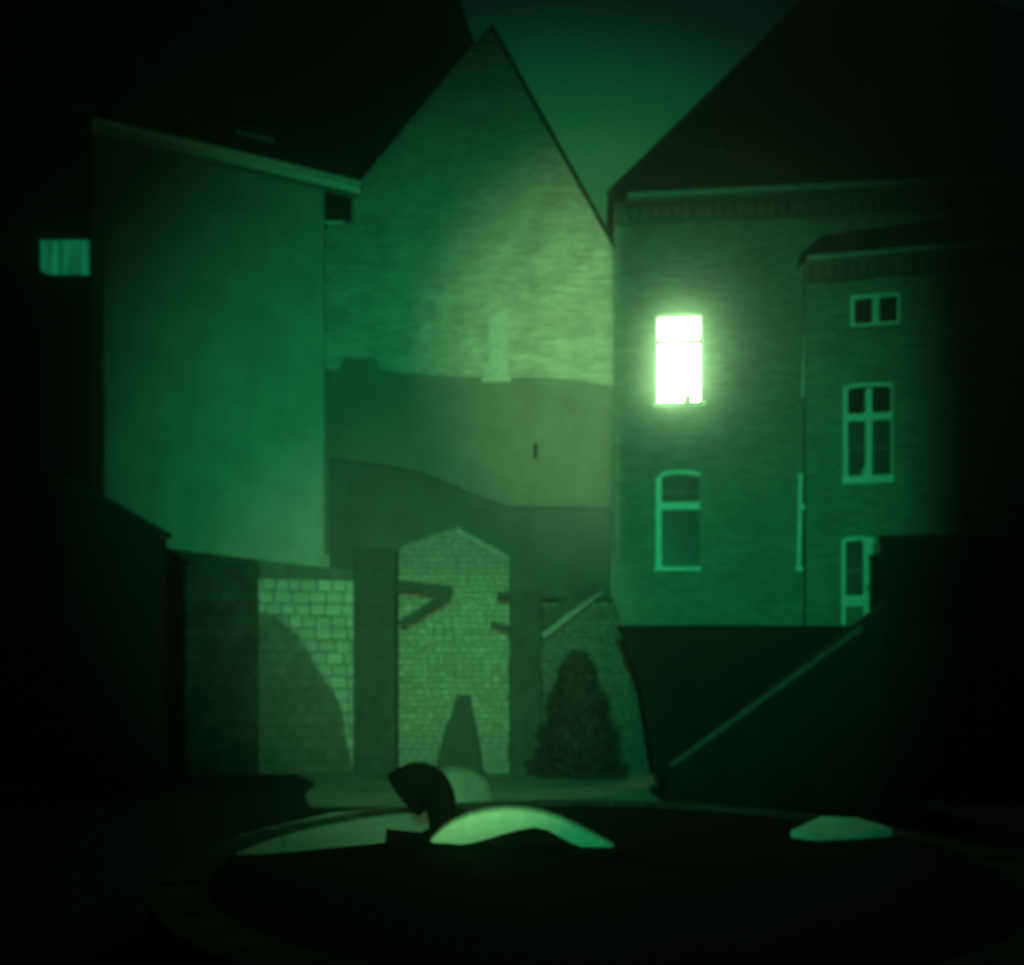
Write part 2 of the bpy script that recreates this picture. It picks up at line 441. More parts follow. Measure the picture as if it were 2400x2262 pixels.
MB().tube([(-.12,-.16,RZ+.12),(RR-.05,RR-.05,RZ+.12+RR*RT)], .09, 8).build("hip_ridge", M['roof'], rro)
# small vent tile glinting on the slope
vs = RF.s_at(1672, .8)
MB().box(vs-.25, vs+.25, .75, 1.0, RZ+1.45, RZ+1.62).build("roof_vent", M['dull'], rro, bevel=.03)
# gutter in short lengths on its cornice, toothed brick frieze beneath
for i in range(32):
    s0 = .30 + i*.475
    MB().box(s0, s0+.455, -.20, -.02, RZ+.0, RZ+.11).build("gutter_length", M['gutter'], rh, bevel=.012)
MB().box(0, RL, -.07, -.003, RZ-.16, RZ-.02).build("cornice", M['dentil'], rh)
me = None
for i in range(32):
    s0 = .06 + i*.24
    if me is None:
        me = MB().box(0, .115, -.06, -.003, 0, .30).mesh("dentil"); me.materials.append(M['dentil'])
    o = bpy.data.objects.new("dentil", me); COL.objects.link(o); o.parent = rh; o.location = (s0, 0, RZ-.47)
MB().box(0, RL, -.012, -.003, RZ-.475, RZ-.162).build("frieze", M['sooty'], rh)  # darker backing band between the dentils
MB().box(0, RL, -.035, -.003, RZ-.56, RZ-.475).build("string_course", M['dentil'], rh)

def lit_window():
    x0,x1,z0,z1 = litw; d = .10
    f = MB(); f.box(x0,x0+.055,d-.04,d+.04,z0,z1).box(x1-.055,x1,d-.04,d+.04,z0,z1).box(x0+.055,x1-.055,d-.04,d+.04,z1-.055,z1).box(x0+.055,x1-.055,d-.04,d+.04,z0,z0+.05)
    w = f.build("window", M['white'], rh); w['label'] = "brightly lit window"
    zt = RF.at(1592, 798)[1]
    MB().box(x0+.055, x1-.055, d-.04, d+.04, zt-.06, zt+.06).build("transom", M['dull'], w)
    MB().box(x0+.055, x1-.055, d+.02, d+.03, z0+.05, zt-.06).build("pane", M['lit'], w)
    MB().box(x0+.055, x1-.055, d+.02, d+.03, zt+.06, z1-.055).build("pane", M['lit'], w)
    MB().box(x0-.08, x1+.06, -.08, -.004, z0-.07, z0).build("sill", M['white'], w, bevel=.01)
lit_window()
# pot standing on the sill
px, pz = litw[1]-.34, litw[2]
pt = thing("plant_pot", "small pot with a stub of plant standing at the foot of the bright window", "plant pot", loc=RF.o + RF.u*px + RF.n*.02 + Vector((0,0,pz)))
MB().tube([(0,0,.002),(0,0,.13)], [.085,.11], 12).build("pot", M['pot'], pt)
lf = MB()
for i in range(9):
    a_ = i*.7; r_ = .05+.02*(i%3)
    lf.poly([(0,0,.12),(math.cos(a_)*r_+.02,math.sin(a_)*r_*.6,.17),(math.cos(a_)*r_*1.6,math.sin(a_)*r_,.24+.02*(i%4)),(math.cos(a_)*r_-.02,math.sin(a_)*r_*.6,.17)])
lf.build("leaves", M['foliage'], pt, fix=False)

def low_window():
    x0,x1,z0,z1 = lowW
    f = MB(); f.box(x0-.03,x0+.10,-.03,.05,z0,z1); w = f.build("window", M['white'], rh)
    MB().prism(arch_strip(x0+.06,x1+.0,z1-.0,.07,.09), -.03, .05).build("arched_head", M['white'], w)
    zt = RF.at(1590,1186)[1]; zb = RF.at(1590,1152)[1]
    MB().box(x0+.10,x1,-.02,.05,zt-.085,zt+.085).build("transom", M['white'], w)
    MB().box(x0+.10,x1,.04,.06,zb-.02,zb+.02).build("glazing_bar", M['rail'], w)
    MB().box(x0+.10,x1,.08,.09,z0+.002,zt-.085).build("pane", M['glassdim'], w)
    MB().box(x0+.10,x1,.08,.09,zt+.085,z1-.002).build("pane", M['glassdim'], w)
    MB().box(x1-.03,x1-.002,.06,.10,z0+.002,z1-.002).build("jamb", M['dull'], w)
    MB().box(x0-.07,x1+.02,-.10,-.003,z0-.09,z0+.0).build("sill", M['white'], w, bevel=.01)
M['glassdim'] = mat("dusty_glass", (.055,.055,.05), rough=.3, var=.3, scale=2, bump=.02, spec=.3)
low_window()
# downpipes at the joint with the next house
def pipe(pxa, pya, pxb, pyb, r, foot, knob=None):
    s0 = RF.s_at(pxa, -.12); z1 = RF.at(pxa, pya, -.12)[1]; s1 = RF.s_at(pxb, -.12); z0 = RF.at(pxb, pyb, -.12)[1]
    p = MB().tube([(s1,-.12,z0),(s0,-.12,z1)], r, 10).build("downpipe", M['white'], rh, smooth=False)
    def col(z, s, rr, h): MB().tube([(s,-.12,z-h),(s,-.12,z+h)], rr, 10).build("pipe_collar", M['white'], p)
    if foot: MB().box(s1-.09, s1+.09, -.2, -.03, z0-.05, z0+.06).build("shoe", M['white'], p, bevel=.02); col(z1-.03, s0, r*1.5, .04)
    if knob:
        zk = RF.at(pxb, knob, -.12)[1]; MB().box(s1-.02, s1+.12, -.22, -.06, zk-.07, zk+.07).build("pipe_bracket", M['white'], p, bevel=.02)
    else: col((z0+z1)/2+.3, (s0+s1)/2, r*1.4, .03)
pipe(1889, 722, 1882, 930, .034, False)
pipe(1876, 1112, 1872, 1335, .05, True, 1190)
# iron tie plates and a patch of old mortar on the wall
for pxx, pyy, rr in ((1680,1221,.055),(1807,1150,.14)):
    s_, z_ = RF.at(pxx, pyy)
    MB().tube([(s_,-.02,z_),(s_,.0,z_)], rr, 10).build("tie_plate", M['cap'], rh)

# ================================================================== far right house
FF = Frame(6.62, 19.2, -10)
FZ = 11.22
fh = thing("low_brick_house", "lower brick house at far right, white cross-barred windows and a half-glazed door", "house", FF)
def Fr(px0, px1, py0, py1):
    return (FF.s_at(px0), FF.s_at(px1), FF.at((px0+px1)/2, py1)[1], FF.at((px0+px1)/2, py0)[1])
W1 = Fr(1992, 2110, 688, 765); W2 = Fr(1976, 2092, 902, 1128); D1 = Fr(1972, 2046, 1266, 1640)
D1 = (D1[0], D1[1], D1[2]-.3, D1[3])
mb = MB(); wall_holes(mb, 0, 9, 0, FZ, [W1, W2, D1], .14)
mb.poly([(0,0,0),(0,0,FZ),(0,10,FZ),(0,10,0)]); mb.poly([(9,0,0),(9,10,0),(9,10,FZ),(9,0,FZ)]); mb.poly([(0,10,0),(0,10,FZ),(9,10,FZ),(9,10,0)])
mb.build("wall", M['brick2'], fh, fix=False)
hp = MB(); hip(hp, 9, 10, 4.5, FZ+.05, 1.25, .16); fro = hp.build("roof", M['roof'], fh)
for i in range(17):
    s0 = .0 + i*.475
    MB().box(s0, s0+.455, -.20, -.02, FZ+.0, FZ+.10).build("gutter_length", M['gutter'], fh, bevel=.012)
for i in range(28):
    o = bpy.data.objects.new("dentil", bpy.data.meshes["dentil"]); COL.objects.link(o); o.parent = fh; o.location = (.06+i*.24, 0, FZ-.36)
MB().box(0, 9, -.012, -.003, FZ-.365, FZ-.02).build("frieze", M['sooty'], fh)
MB().box(0, 9, -.035, -.003, FZ-.45, FZ-.365).build("string_course", M['dentil'], fh)

def bars(name, mat_, parent, rects, y0, y1, bevel=.006):
    f = MB()
    for r_ in rects: f.box(r_[0], r_[1], y0, y1, r_[2], r_[3])
    return f.build(name, mat_, parent, bevel=bevel)
def two_light(x0,x1,z0,z1):
    w = bars("window", M['white'], fh, [(x0,x0+.10,z0,z1),(x1-.06,x1,z0,z1),(x0+.10,x1-.06,z1-.09,z1),(x0+.10,x1-.06,z0,z0+.09)], .0, .08)
    xm = (x0+x1)/2 + .02
    bars("mullion", M['white'], w, [(xm-.07,xm+.07,z0+.09,z1-.09)], .0, .08)
    for a_, b_ in ((x0+.10,xm-.07),(xm+.07,x1-.06)): bars("pane", M['glass'], w, [(a_,b_,z0+.09,z1-.09)], .05, .06, 0)
    bars("sill", M['cap'], w, [(x0-.04,x1+.04,z0-.06,z0)], -.06, .0)
two_light(*W1)
def cross_window(x0,x1,z0,z1):
    xm = FF.s_at(2036); zt = FF.at(2035,977)[1]; zb = FF.at(2035,1050)[1]
    w = bars("window", M['white'], fh, [(x0,x0+.10,z0,z1),(x1-.03,x1,z0,z1)], -.01, .08)
    MB().prism(arch_strip(x0,x1,z1-.08,.05,.075), -.01, .08).build("arched_head", M['white'], w)
    bars("mullion", M['white'], w, [(xm-.07,xm+.07,z0+.12,zt-.08),(xm-.07,xm+.07,zt+.08,z1-.08)], -.01, .08)
    bars("transom", M['white'], w, [(x0+.10,x1-.03,zt-.08,zt+.08)], -.02, .08)
    for a_, b_ in ((x0+.10,xm-.07),(xm+.07,x1-.03)):
        bars("pane", M['glass'], w, [(a_,b_,zt+.08,z1-.05)], .05, .06, 0)
        bars("pane", M['glassdim'], w, [(a_,b_,z0+.12,zt-.08)], .05, .06, 0)
        bars("glazing_bar", M['rail'], w, [(a_,b_,zb-.02,zb+.02)], .02, .06)
    bars("sill", M['white'], w, [(x0-.02,x1+.02,z0-.05,z0+.12)], -.05, .08)
cross_window(*W2)
def door(x0,x1,z0,z1):
    zr = FF.at(2008,1408)[1]; zm = FF.at(2008,1337)[1]
    w = bars("door", M['white'], fh, [(x0,x0+.09,z0,z1),(x1-.20,x1,z0,z1)], .0, .07)
    MB().prism(arch_strip(x0,x1+.04,z1-.06,.05,.09), -.02, .07).build("arched_head", M['white'], w)
    bars("rail", M['white'], w, [(x0+.09,x1-.20,zr-.12,zr+.12)], .0, .07)
    bars("glazing_bar", M['rail'], w, [(x0+.09,x1-.20,zm-.035,zm+.035)], .01, .07)
    bars("pane", M['glassdim'], w, [(x0+.09,x1-.20,zr+.12,zm-.035)], .04, .05, 0)
    bars("pane", M['glassdim'], w, [(x0+.09,x1-.20,zm+.035,z1-.04)], .04, .05, 0)
    bars("panel", M['rail'], w, [(x0+.09,x1-.20,z0,zr-.12)], .02, .05)
    bars("handle", M['iron'], w, [(x1-.13,x1-.10,zr+.2,zr+.34)], -.04, .0)
door(*D1)
jx, jz = FF.s_at(2031), W2[2]+.12
jar = thing("white_jug", "small white jug standing inside foot of the cross-barred window", "jug", loc=FF.o + FF.u*(jx-.06) + FF.n*(-.035) + Vector((0,0,jz)))
MB().tube([(0,0,0),(0,0,.06),(0,0,.10),(0,0,.16)], [.045,.06,.045,.05], 10).build("body", M['white'], jar, smooth=True)
MB().tube([(.05,0,.13),(.09,0,.12),(.09,0,.07),(.055,0,.05)], .011, 6).build("handle", M['white'], jar)

# ================================================================== brick and block walls, built piece by piece
def clip_x(poly, z):
    """x-range of the outline (x,z) at height z"""
    xs = []
    for (a, b) in zip(poly, poly[1:] + poly[:1]):
        if (a[1]-z)*(b[1]-z) < 0 or a[1] == z:
            f = 0 if a[1] == b[1] else (z-a[1])/(b[1]-a[1]); xs.append(a[0] + (b[0]-a[0])*f)
    return (min(xs), max(xs)) if len(xs) > 1 else None
brick_cache = {}
def unit(L, H, D, m, kind):
    key = (round(L,2), H, m.name, random.randrange(3))
    if key not in brick_cache:
        j = lambda: random.uniform(-.006,.006); b = min(.012, H*.1)
        mb = MB(); x0,x1 = -key[0]/2, key[0]/2
        back = [(x0,0,0),(x1,0,0),(x1,0,H),(x0,0,H)]
        mid = [(x,-D+b+j()*.3,z) for x,_,z in back]
        fr = [(x0+b+j(),-D+j(),b+j()),(x1-b+j(),-D+j(),b+j()),(x1-b+j(),-D+j(),H-b+j()),(x0+b+j(),-D+j(),H-b+j())]
        mb.v = mid + fr + back; mb.f = [(4,5,6,7)]
        for i in range(4):
            q = (i+1)%4; mb.f += [(i,q,4+q,4+i),(8+i,8+q,q,i)]
        me = mb.mesh(kind); me.materials.append(m); brick_cache[key] = me
    return brick_cache[key]
def lay(root, poly, L, H, joint, D, pick, kind, first=lambda x,z: True, limit=300):
    """courses of separate bricks on the face y=0 of root; pick(x,z) gives the material"""
    zmax = max(p[1] for p in poly); z = min(p[1] for p in poly) + .004; row = 0; rest = {}; n = 0
    while z + H <= zmax + .01:
        r1 = clip_x(poly, z + H*.12); r2 = clip_x(poly, min(z + H*.85, zmax-.002))
        if r1 and r2:
            a, b = max(r1[0], r2[0]), min(r1[1], r2[1]); x = a - (L/2 if row % 2 else 0) - random.uniform(0,.02)
            while x < b - .03:
                x1u = L*random.uniform(.82,1.18); x0 = max(x, a); x1 = min(x + x1u - joint, b)
                if x1 - x0 > .04:
                    m = pick((x0+x1)/2, z + H/2); me = unit(x1-x0, H-joint, D, m, kind)
                    dz = random.uniform(-.006,.006); dy = random.uniform(-.011,.008); rz = random.uniform(-.01,.01)
                    if first((x0+x1)/2, z) and n < limit:
                        o = bpy.data.objects.new(kind, me); COL.objects.link(o); o.parent = root
                        o.location = ((x0+x1)/2, dy, z+dz); o.rotation_euler = (0, rz, 0); n += 1
                    else:
                        rm = rest.setdefault(m.name, (MB(), m))[0]; k_ = len(rm.v)
                        rm.v += [(v.co.x+(x0+x1)/2, v.co.y+dy, v.co.z+z+dz) for v in me.vertices]
                        rm.f += [tuple(k_+i for i in p.vertices) for p in me.polygons]
                x += x1u
        z += H; row += 1
    for mb, m in rest.values():
        o = mb.build("upper_brickwork", m, root, fix=False); o['kind'] = 'stuff'

# pale block wall, far left of the pier
BF = Frame(-3.145, 17.0, 18)
BF = Frame(at(832,1600,17.0).x, 17.0, 10)
bw = thing("block_wall", "pale stone block wall between the dark mossy wall and the left timber post", "wall", BF)
x_l = BF.s_at(606)
ptsB = [(x_l,0),(0,0),BF.at(832,1338),BF.at(606,1312)]
ptsB[2] = (0, ptsB[2][1])
MB().prism(ptsB, .0, .3).build("core", M['mortar_b'], bw)
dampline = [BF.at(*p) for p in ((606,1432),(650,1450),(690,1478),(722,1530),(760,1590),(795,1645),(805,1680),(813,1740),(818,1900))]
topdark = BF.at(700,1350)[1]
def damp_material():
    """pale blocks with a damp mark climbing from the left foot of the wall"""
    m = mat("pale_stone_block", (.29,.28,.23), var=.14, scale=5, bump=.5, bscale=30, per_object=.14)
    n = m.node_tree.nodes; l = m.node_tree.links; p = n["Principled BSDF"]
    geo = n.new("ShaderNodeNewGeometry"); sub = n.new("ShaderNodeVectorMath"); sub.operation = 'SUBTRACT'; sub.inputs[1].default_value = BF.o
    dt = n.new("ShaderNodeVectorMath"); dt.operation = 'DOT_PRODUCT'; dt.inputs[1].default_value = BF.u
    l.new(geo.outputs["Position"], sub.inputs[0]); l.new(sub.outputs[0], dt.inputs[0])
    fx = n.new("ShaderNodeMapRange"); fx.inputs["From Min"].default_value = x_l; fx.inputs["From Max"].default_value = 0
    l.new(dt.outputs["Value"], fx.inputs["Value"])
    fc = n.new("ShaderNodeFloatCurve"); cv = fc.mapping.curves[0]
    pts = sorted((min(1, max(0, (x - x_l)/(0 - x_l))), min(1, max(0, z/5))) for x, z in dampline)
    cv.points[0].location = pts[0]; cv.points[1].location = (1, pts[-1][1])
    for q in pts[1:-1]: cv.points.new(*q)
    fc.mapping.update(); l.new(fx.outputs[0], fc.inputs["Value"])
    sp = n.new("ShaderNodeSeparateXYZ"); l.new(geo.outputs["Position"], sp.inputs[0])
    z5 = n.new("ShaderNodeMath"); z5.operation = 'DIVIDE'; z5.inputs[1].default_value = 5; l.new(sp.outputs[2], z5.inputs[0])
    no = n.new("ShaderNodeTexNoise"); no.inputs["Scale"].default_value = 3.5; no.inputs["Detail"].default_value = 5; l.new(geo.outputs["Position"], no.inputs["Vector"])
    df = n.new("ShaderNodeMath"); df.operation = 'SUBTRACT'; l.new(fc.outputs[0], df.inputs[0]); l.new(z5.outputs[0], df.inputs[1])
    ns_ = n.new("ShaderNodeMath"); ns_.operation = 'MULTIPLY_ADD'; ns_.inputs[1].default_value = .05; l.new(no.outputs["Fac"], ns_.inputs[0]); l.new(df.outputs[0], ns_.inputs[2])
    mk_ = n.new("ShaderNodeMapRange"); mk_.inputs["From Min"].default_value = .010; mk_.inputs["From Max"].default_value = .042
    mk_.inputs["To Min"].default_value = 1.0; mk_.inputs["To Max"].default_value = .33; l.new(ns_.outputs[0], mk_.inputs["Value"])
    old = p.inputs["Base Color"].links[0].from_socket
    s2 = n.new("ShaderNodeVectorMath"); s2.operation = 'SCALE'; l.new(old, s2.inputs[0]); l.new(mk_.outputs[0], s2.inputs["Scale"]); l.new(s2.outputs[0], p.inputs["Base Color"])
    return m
M['block'] = damp_material()  # block colour with the diagonal shadow painted in
def blocktone(x, z): return M['damp'] if z > topdark else M['block']  # topmost blocks take a darker tone
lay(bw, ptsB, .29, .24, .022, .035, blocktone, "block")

# dark block wall continuing to the left
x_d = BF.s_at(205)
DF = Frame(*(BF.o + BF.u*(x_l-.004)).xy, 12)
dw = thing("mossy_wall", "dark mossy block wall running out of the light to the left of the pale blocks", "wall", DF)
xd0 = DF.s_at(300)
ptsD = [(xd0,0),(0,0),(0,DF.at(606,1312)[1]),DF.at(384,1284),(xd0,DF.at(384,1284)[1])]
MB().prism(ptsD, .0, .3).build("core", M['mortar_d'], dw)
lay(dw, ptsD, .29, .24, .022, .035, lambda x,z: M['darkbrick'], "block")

# brick pier with a gabled head
PF = Frame(0, 17.0, 0)
bp = thing("brick_pier", "broad yellow-grey brick pier with a pointed head, between two timber posts", "pier", PF)
ptsP = [PF.at(*p) for p in ((930,1812),(1194,1812),(1194,1308),(1072,1240),(942,1284),(930,1300))]
ptsP[0] = (ptsP[0][0], 0); ptsP[1] = (ptsP[1][0], 0)
MB().prism(ptsP, .0, .35).build("core", M['mortar'], bp)
zc = PF.at(0,1352)[1]
for a, b in ((ptsP[2], ptsP[3]), (ptsP[3], ptsP[4])):
    MB().prism([(b[0],b[1]-.09), (a[0],a[1]-.09), (a[0],a[1]+.03), (b[0],b[1]+.03)], -.045, .36).build("coping", M['cap'], bp)
lay(bp, ptsP, .18, .120, .020, .03, lambda x,z: M['cap'] if z > zc else M['yellowbrick'], "brick", first=lambda x,z: z > .75)  # bricks turn darker towards the pointed head

# brickwork to its right, cut to the shape of a sloping light patch
UF = Frame(0, 16.85, 0)
bu = thing("sloping_buttress", "dim brick buttress whose right edge slopes outward, beside the black wall", "buttress", UF)
ptsU = [UF.at(*p) for p in ((1270,1815),(1532,1815),(1520,1700),(1500,1600),(1470,1500),(1436,1400),(1270,1400))]
ptsU[0] = (ptsU[0][0], 0); ptsU[1] = (ptsU[1][0], 0)
MB().prism(ptsU, .0, .4).build("core", M['mortar_d'], bu)
lay(bu, ptsU, .165, .117, .014, .03, lambda x,z: M['greybrick'], "brick", first=lambda x,z: z > .5)

# ================================================================== dark uprights and brackets built for post shadows
TY = 16.45
def T(px, py): p = at(px, py, TY); return Vector((p.x, 0, p.z))
tl = thing("bracketed_post", "stout dark timber post with a triangular bracket, left of the brick pier", "post", loc=(0, TY, 0))
a = T(832,1290); b = T(930,1290)
MB().box(a.x, b.x, -.2, .2, 0, a.z).build("post", M['timber'], tl, bevel=.02)
MB().beam(T(930,1374), T(1058,1384), .16, .20).build("arm", M['timber'], tl)
MB().beam(T(938,1466), T(1052,1394), .14, .16).build("brace", M['timber'], tl)
tr = thing("braced_post", "dark timber post with a long pale-edged brace leaning right, right of the brick pier", "post", loc=(0, TY, 0))
a = T(1196,1388); b = T(1268,1388)
MB().box(a.x, b.x, -.18, .18, 0, a.z).build("post", M['timber'], tr, bevel=.02)
MB().beam(T(1165,1396), T(1196,1396), .16, .14).build("arm", M['timber'], tr)
MB().beam(T(1268,1396), T(1300,1396), .16, .14).build("arm", M['timber'], tr)
MB().beam(T(1150,1462), T(1196,1474), .12, .10).build("brace", M['timber'], tr)
MB().beam(T(1268,1462), T(1400,1375), .16, .24).build("brace", M['timber'], tr)
MB().beam(T(1272,1492), T(1408,1385), .10, .11).build("handrail", M['rail'], tr)  # pale strip painting the lit edge along the brace

# ================================================================== tapered dark form built for a shadow on the pier
OB = Vector((at(1075,1600,16.2).x, 16.2, 0))
mk = thing("tapered_stone", "narrow dark tapering stone standing in front of the brick pier", "stone marker", loc=OB)
def frus(w0, d0, w1, d1, z0, z1, sx=0):
    m_ = MB(); k_ = [(-w0,-d0,z0),(w0,-d0,z0),(w0,d0,z0),(-w0,d0,z0),(-w1+sx,-d1,z1),(w1+sx,-d1,z1),(w1+sx,d1,z1),(-w1+sx,d1,z1)]
    m_.v = k_; m_.f = [(0,3,2,1),(4,5,6,7),(0,1,5,4),(1,2,6,5),(2,3,7,6),(3,0,4,7)]; return m_
zt = at(0,1630,16.2).z
sh = MB(); lv = [(.44,.24,.10,0),(.385,.20,.45,.02),(.29,.16,.95,.05),(.17,.13,zt-.25,.08),(.13,.11,zt,.09)]
for w_, d_, z_, x_ in lv: sh.v += [(x_-w_,-d_,z_),(x_+w_,-d_,z_),(x_+w_,d_,z_),(x_-w_,d_,z_)]
sh.f = [(3,2,1,0), tuple(range(16,20))] + [(4*k+q, 4*k+(q+1)%4, 4*k+4+(q+1)%4, 4*k+4+q) for k in range(4) for q in range(4)]
sh.build("shaft", M['stone'], mk, bevel=.02)
MB().box(-.50,.50,-.3,.3,0,.10).build("base", M['stone'], mk, bevel=.02)

# ================================================================== cone of dark leaves built for a shadow on the brickwork
ev = thing("conical_evergreen", "dark cone-shaped evergreen shrub in front of the sloping buttress", "shrub", loc=(at(1355,1600,15.9).x, 15.9, 0))
MB().tube([(0,0,0),(.01,0,.5),(0,.01,1.6),(0,0,2.2)], [.06,.055,.035,.012], 8).build("trunk", M['bark'], ev)
fo = MB(); H = at(0,1530,15.9).z
rnd = random.Random(5)
for i in range(7000):
    f = rnd.random()**1.4; z = .08 + f*(H-.08)
    rr = (.86*(1-f)**.62 + .04) * (1 + .05*math.sin(9*f*6.28 + 3) + .06*math.sin(23*f)) * rnd.uniform(.45,1.04)**.6
    w = rnd.uniform(0, 6.283); c = Vector((math.cos(w)*rr, math.sin(w)*rr*.75, z))
    d = Vector((math.cos(w), math.sin(w), rnd.uniform(.2,1.3))).normalized(); s_ = Vector((-d.y, d.x, rnd.uniform(-.4,.4))).normalized()
    q = rnd.uniform(.03,.11); fo.poly([c, c + d*q*.6 + s_*q*.3, c + d*q*1.2, c + d*q*.6 - s_*q*.3])
fo.build("crown", M['foliage'], ev, fix=False)

# ================================================================== black wall, stair and outhouse on the right
KW = thing("black_wall", "low black tarred wall with a straight top below the brick house", "wall", loc=(0, 15.0, 0))
x0 = at(1452,1600,15).x; x1 = at(2300,1600,15).x; zt = at(0,1466,15).z
MB().prism([(at(1540,1800,15).x,0),(x1,0),(x1,zt-.08),(x0,zt-.08),(at(1500,1600,15).x,at(1500,1600,15).z)], 0, .12).build("wall", M['black'], KW)
MB().box(x0-.03, x1, -.04, .16, zt-.08, zt).build("coping", M['black'], KW, bevel=.015)

SY = 12.5
st = thing("outside_stair", "dark outside stair with a faint grey sloping handrail, climbing to the right", "stair", loc=(0, SY, 0))
A = at(1560,1802,SY); B = at(2075,1412,SY)
def sl(px): return A.z + (at(px,1600,SY).x - A.x) * (B.z-A.z)/(B.x-A.x)
MB().prism([(A.x,0),(B.x,0),(B.x,B.z),(A.x,A.z)], 0, .16).build("parapet", M['black'], st)
nst = 13; w_ = (B.x-A.x)/nst
for i in range(nst):
    MB().box(A.x+i*w_+.003, A.x+(i+1)*w_-.003, .163, 1.35, 0, max(.12, A.z-.6+(i+1)*(B.z-A.z)/nst)).build("step", M['black'], st)
h0 = at(1572,1794,SY-.12); h1 = at(2020,1470,SY-.12)
MB().beam((h0.x,-.12,h0.z),(h1.x,-.12,h1.z), .06, .07).build("handrail", M['stairrail'], st)
for f in (.08,.36,.64,.92):
    p = h0.lerp(h1, f); MB().box(p.x-.02, p.x+.02, -.085, -.003, p.z-.03, p.z+.02).build("bracket", M['black'], st)

oh = thing("dark_outhouse", "black flat-roofed outhouse at the right edge behind the stair", "outhouse", loc=(0, 16.6, 0))
ox = at(2062,1600,16.6).x; ozz = at(0,1270,16.6).z
MB().slab([(ox,0,0),(ox+5,0,0),(ox+5,1.0,0),(ox+.50,1.0,0)], (0,0,ozz)).build("wall", M['black'], oh)
MB().slab([(ox-.06,-.1,ozz+.002),(ox+5.1,-.1,ozz+.002),(ox+5.1,1.0,ozz+.002),(ox+.44,1.0,ozz+.002)], (0,0,.12)).build("roof", M['black'], oh, bevel=.02)

# ================================================================== dark near house at left with a curtained window
NY = 16.2
nh = thing("dark_house", "unlit black house at the left edge with one dim curtained window", "house", loc=(0, NY, 0))
nx1 = at(214,1600,NY).x; nx0 = nx1-3; nz = at(0,262,NY).z
wx0 = at(88,1600,NY).x; wx1 = at(211,1600,NY).x; wz0 = at(0,646,NY).z; wz1 = at(0,556,NY).z
mb = MB(); q = MB()
def shift(m_, dx):
    m_.v = [(v[0]+dx, v[1], v[2]) for v in m_.v]; return m_
wall_holes(mb, nx0, nx1, 0, nz, [(wx0, wx1, wz0, wz1)], .12)
nb = nx1 - .30
mb.poly([(nx1,0,0),(nb,.6,0),(nb,.6,nz),(nx1,0,nz)]); mb.poly([(nx0,0,0),(nx0,0,nz),(nx0,.6,nz),(nx0,.6,0)]); mb.poly([(nx0,.6,0),(nx0,.6,nz),(nb,.6,nz),(nb,.6,0)])
mb.build("wall", M['black'], nh, fix=False)
MB().slab([(nx0-.2,-.2,nz+.01),(nx1+.04,-.2,nz+.01),(nb+.04,.66,nz+.4),(nx0-.2,.66,nz+.4)], (0,0,.1)).build("roof", M['roof'], nh)
wn = bars("window", M['black'], nh, [(wx0,wx0+.02,wz0,wz1),(wx1-.02,wx1,wz0,wz1),(wx0+.02,wx1-.02,wz0,wz0+.02),(wx0+.02,wx1-.02,wz1-.02,wz1)], .02, .06, 0)
cu = MB(); n_ = 48
pr_ = []
for i in range(n_+1):
    f = i/n_; x = wx0+.005+(wx1-wx0-.01)*f
    y = .085 + .012*math.sin(f*26) + .03*math.exp(-((f-.27)/.035)**2)
    zb = wz0 + .005 + (.13*(1-f*2.2)**2 if f < .45 else 0.0) + .004*math.sin(f*26); pr_.append((x,y,zb, wz1-.002))
for a, b in zip(pr_, pr_[1:]):
    cu.poly([(a[0],a[1],a[2]),(b[0],b[1],b[2]),(b[0],b[1],b[3]),(a[0],a[1],a[3])])
cu.build("curtain", M['curtain'], wn, fix=False, smooth=True)

sd = thing("lean_to_shed", "black lean-to shed with a sloping roof beside the dark house at left", "shed", loc=(0, 13.4, 0))
def D(px, py): p = at(px, py, 13.4); return (p.x, p.z)
p0 = D(150,1114); p1 = D(372,1240)
MB().prism([(p0[0],0),(p1[0]-.03,0),(p1[0]-.03,p1[1]-.1),(p0[0],p0[1]-.1)], 0, .4).build("wall", M['black'], sd)
MB().prism([(p0[0],p0[1]-.09),(p1[0],p1[1]-.09),(p1[0]+.02,p1[1]),(p0[0],p0[1]+.02)], -.1, .45).build("roof", M['roof'], sd)

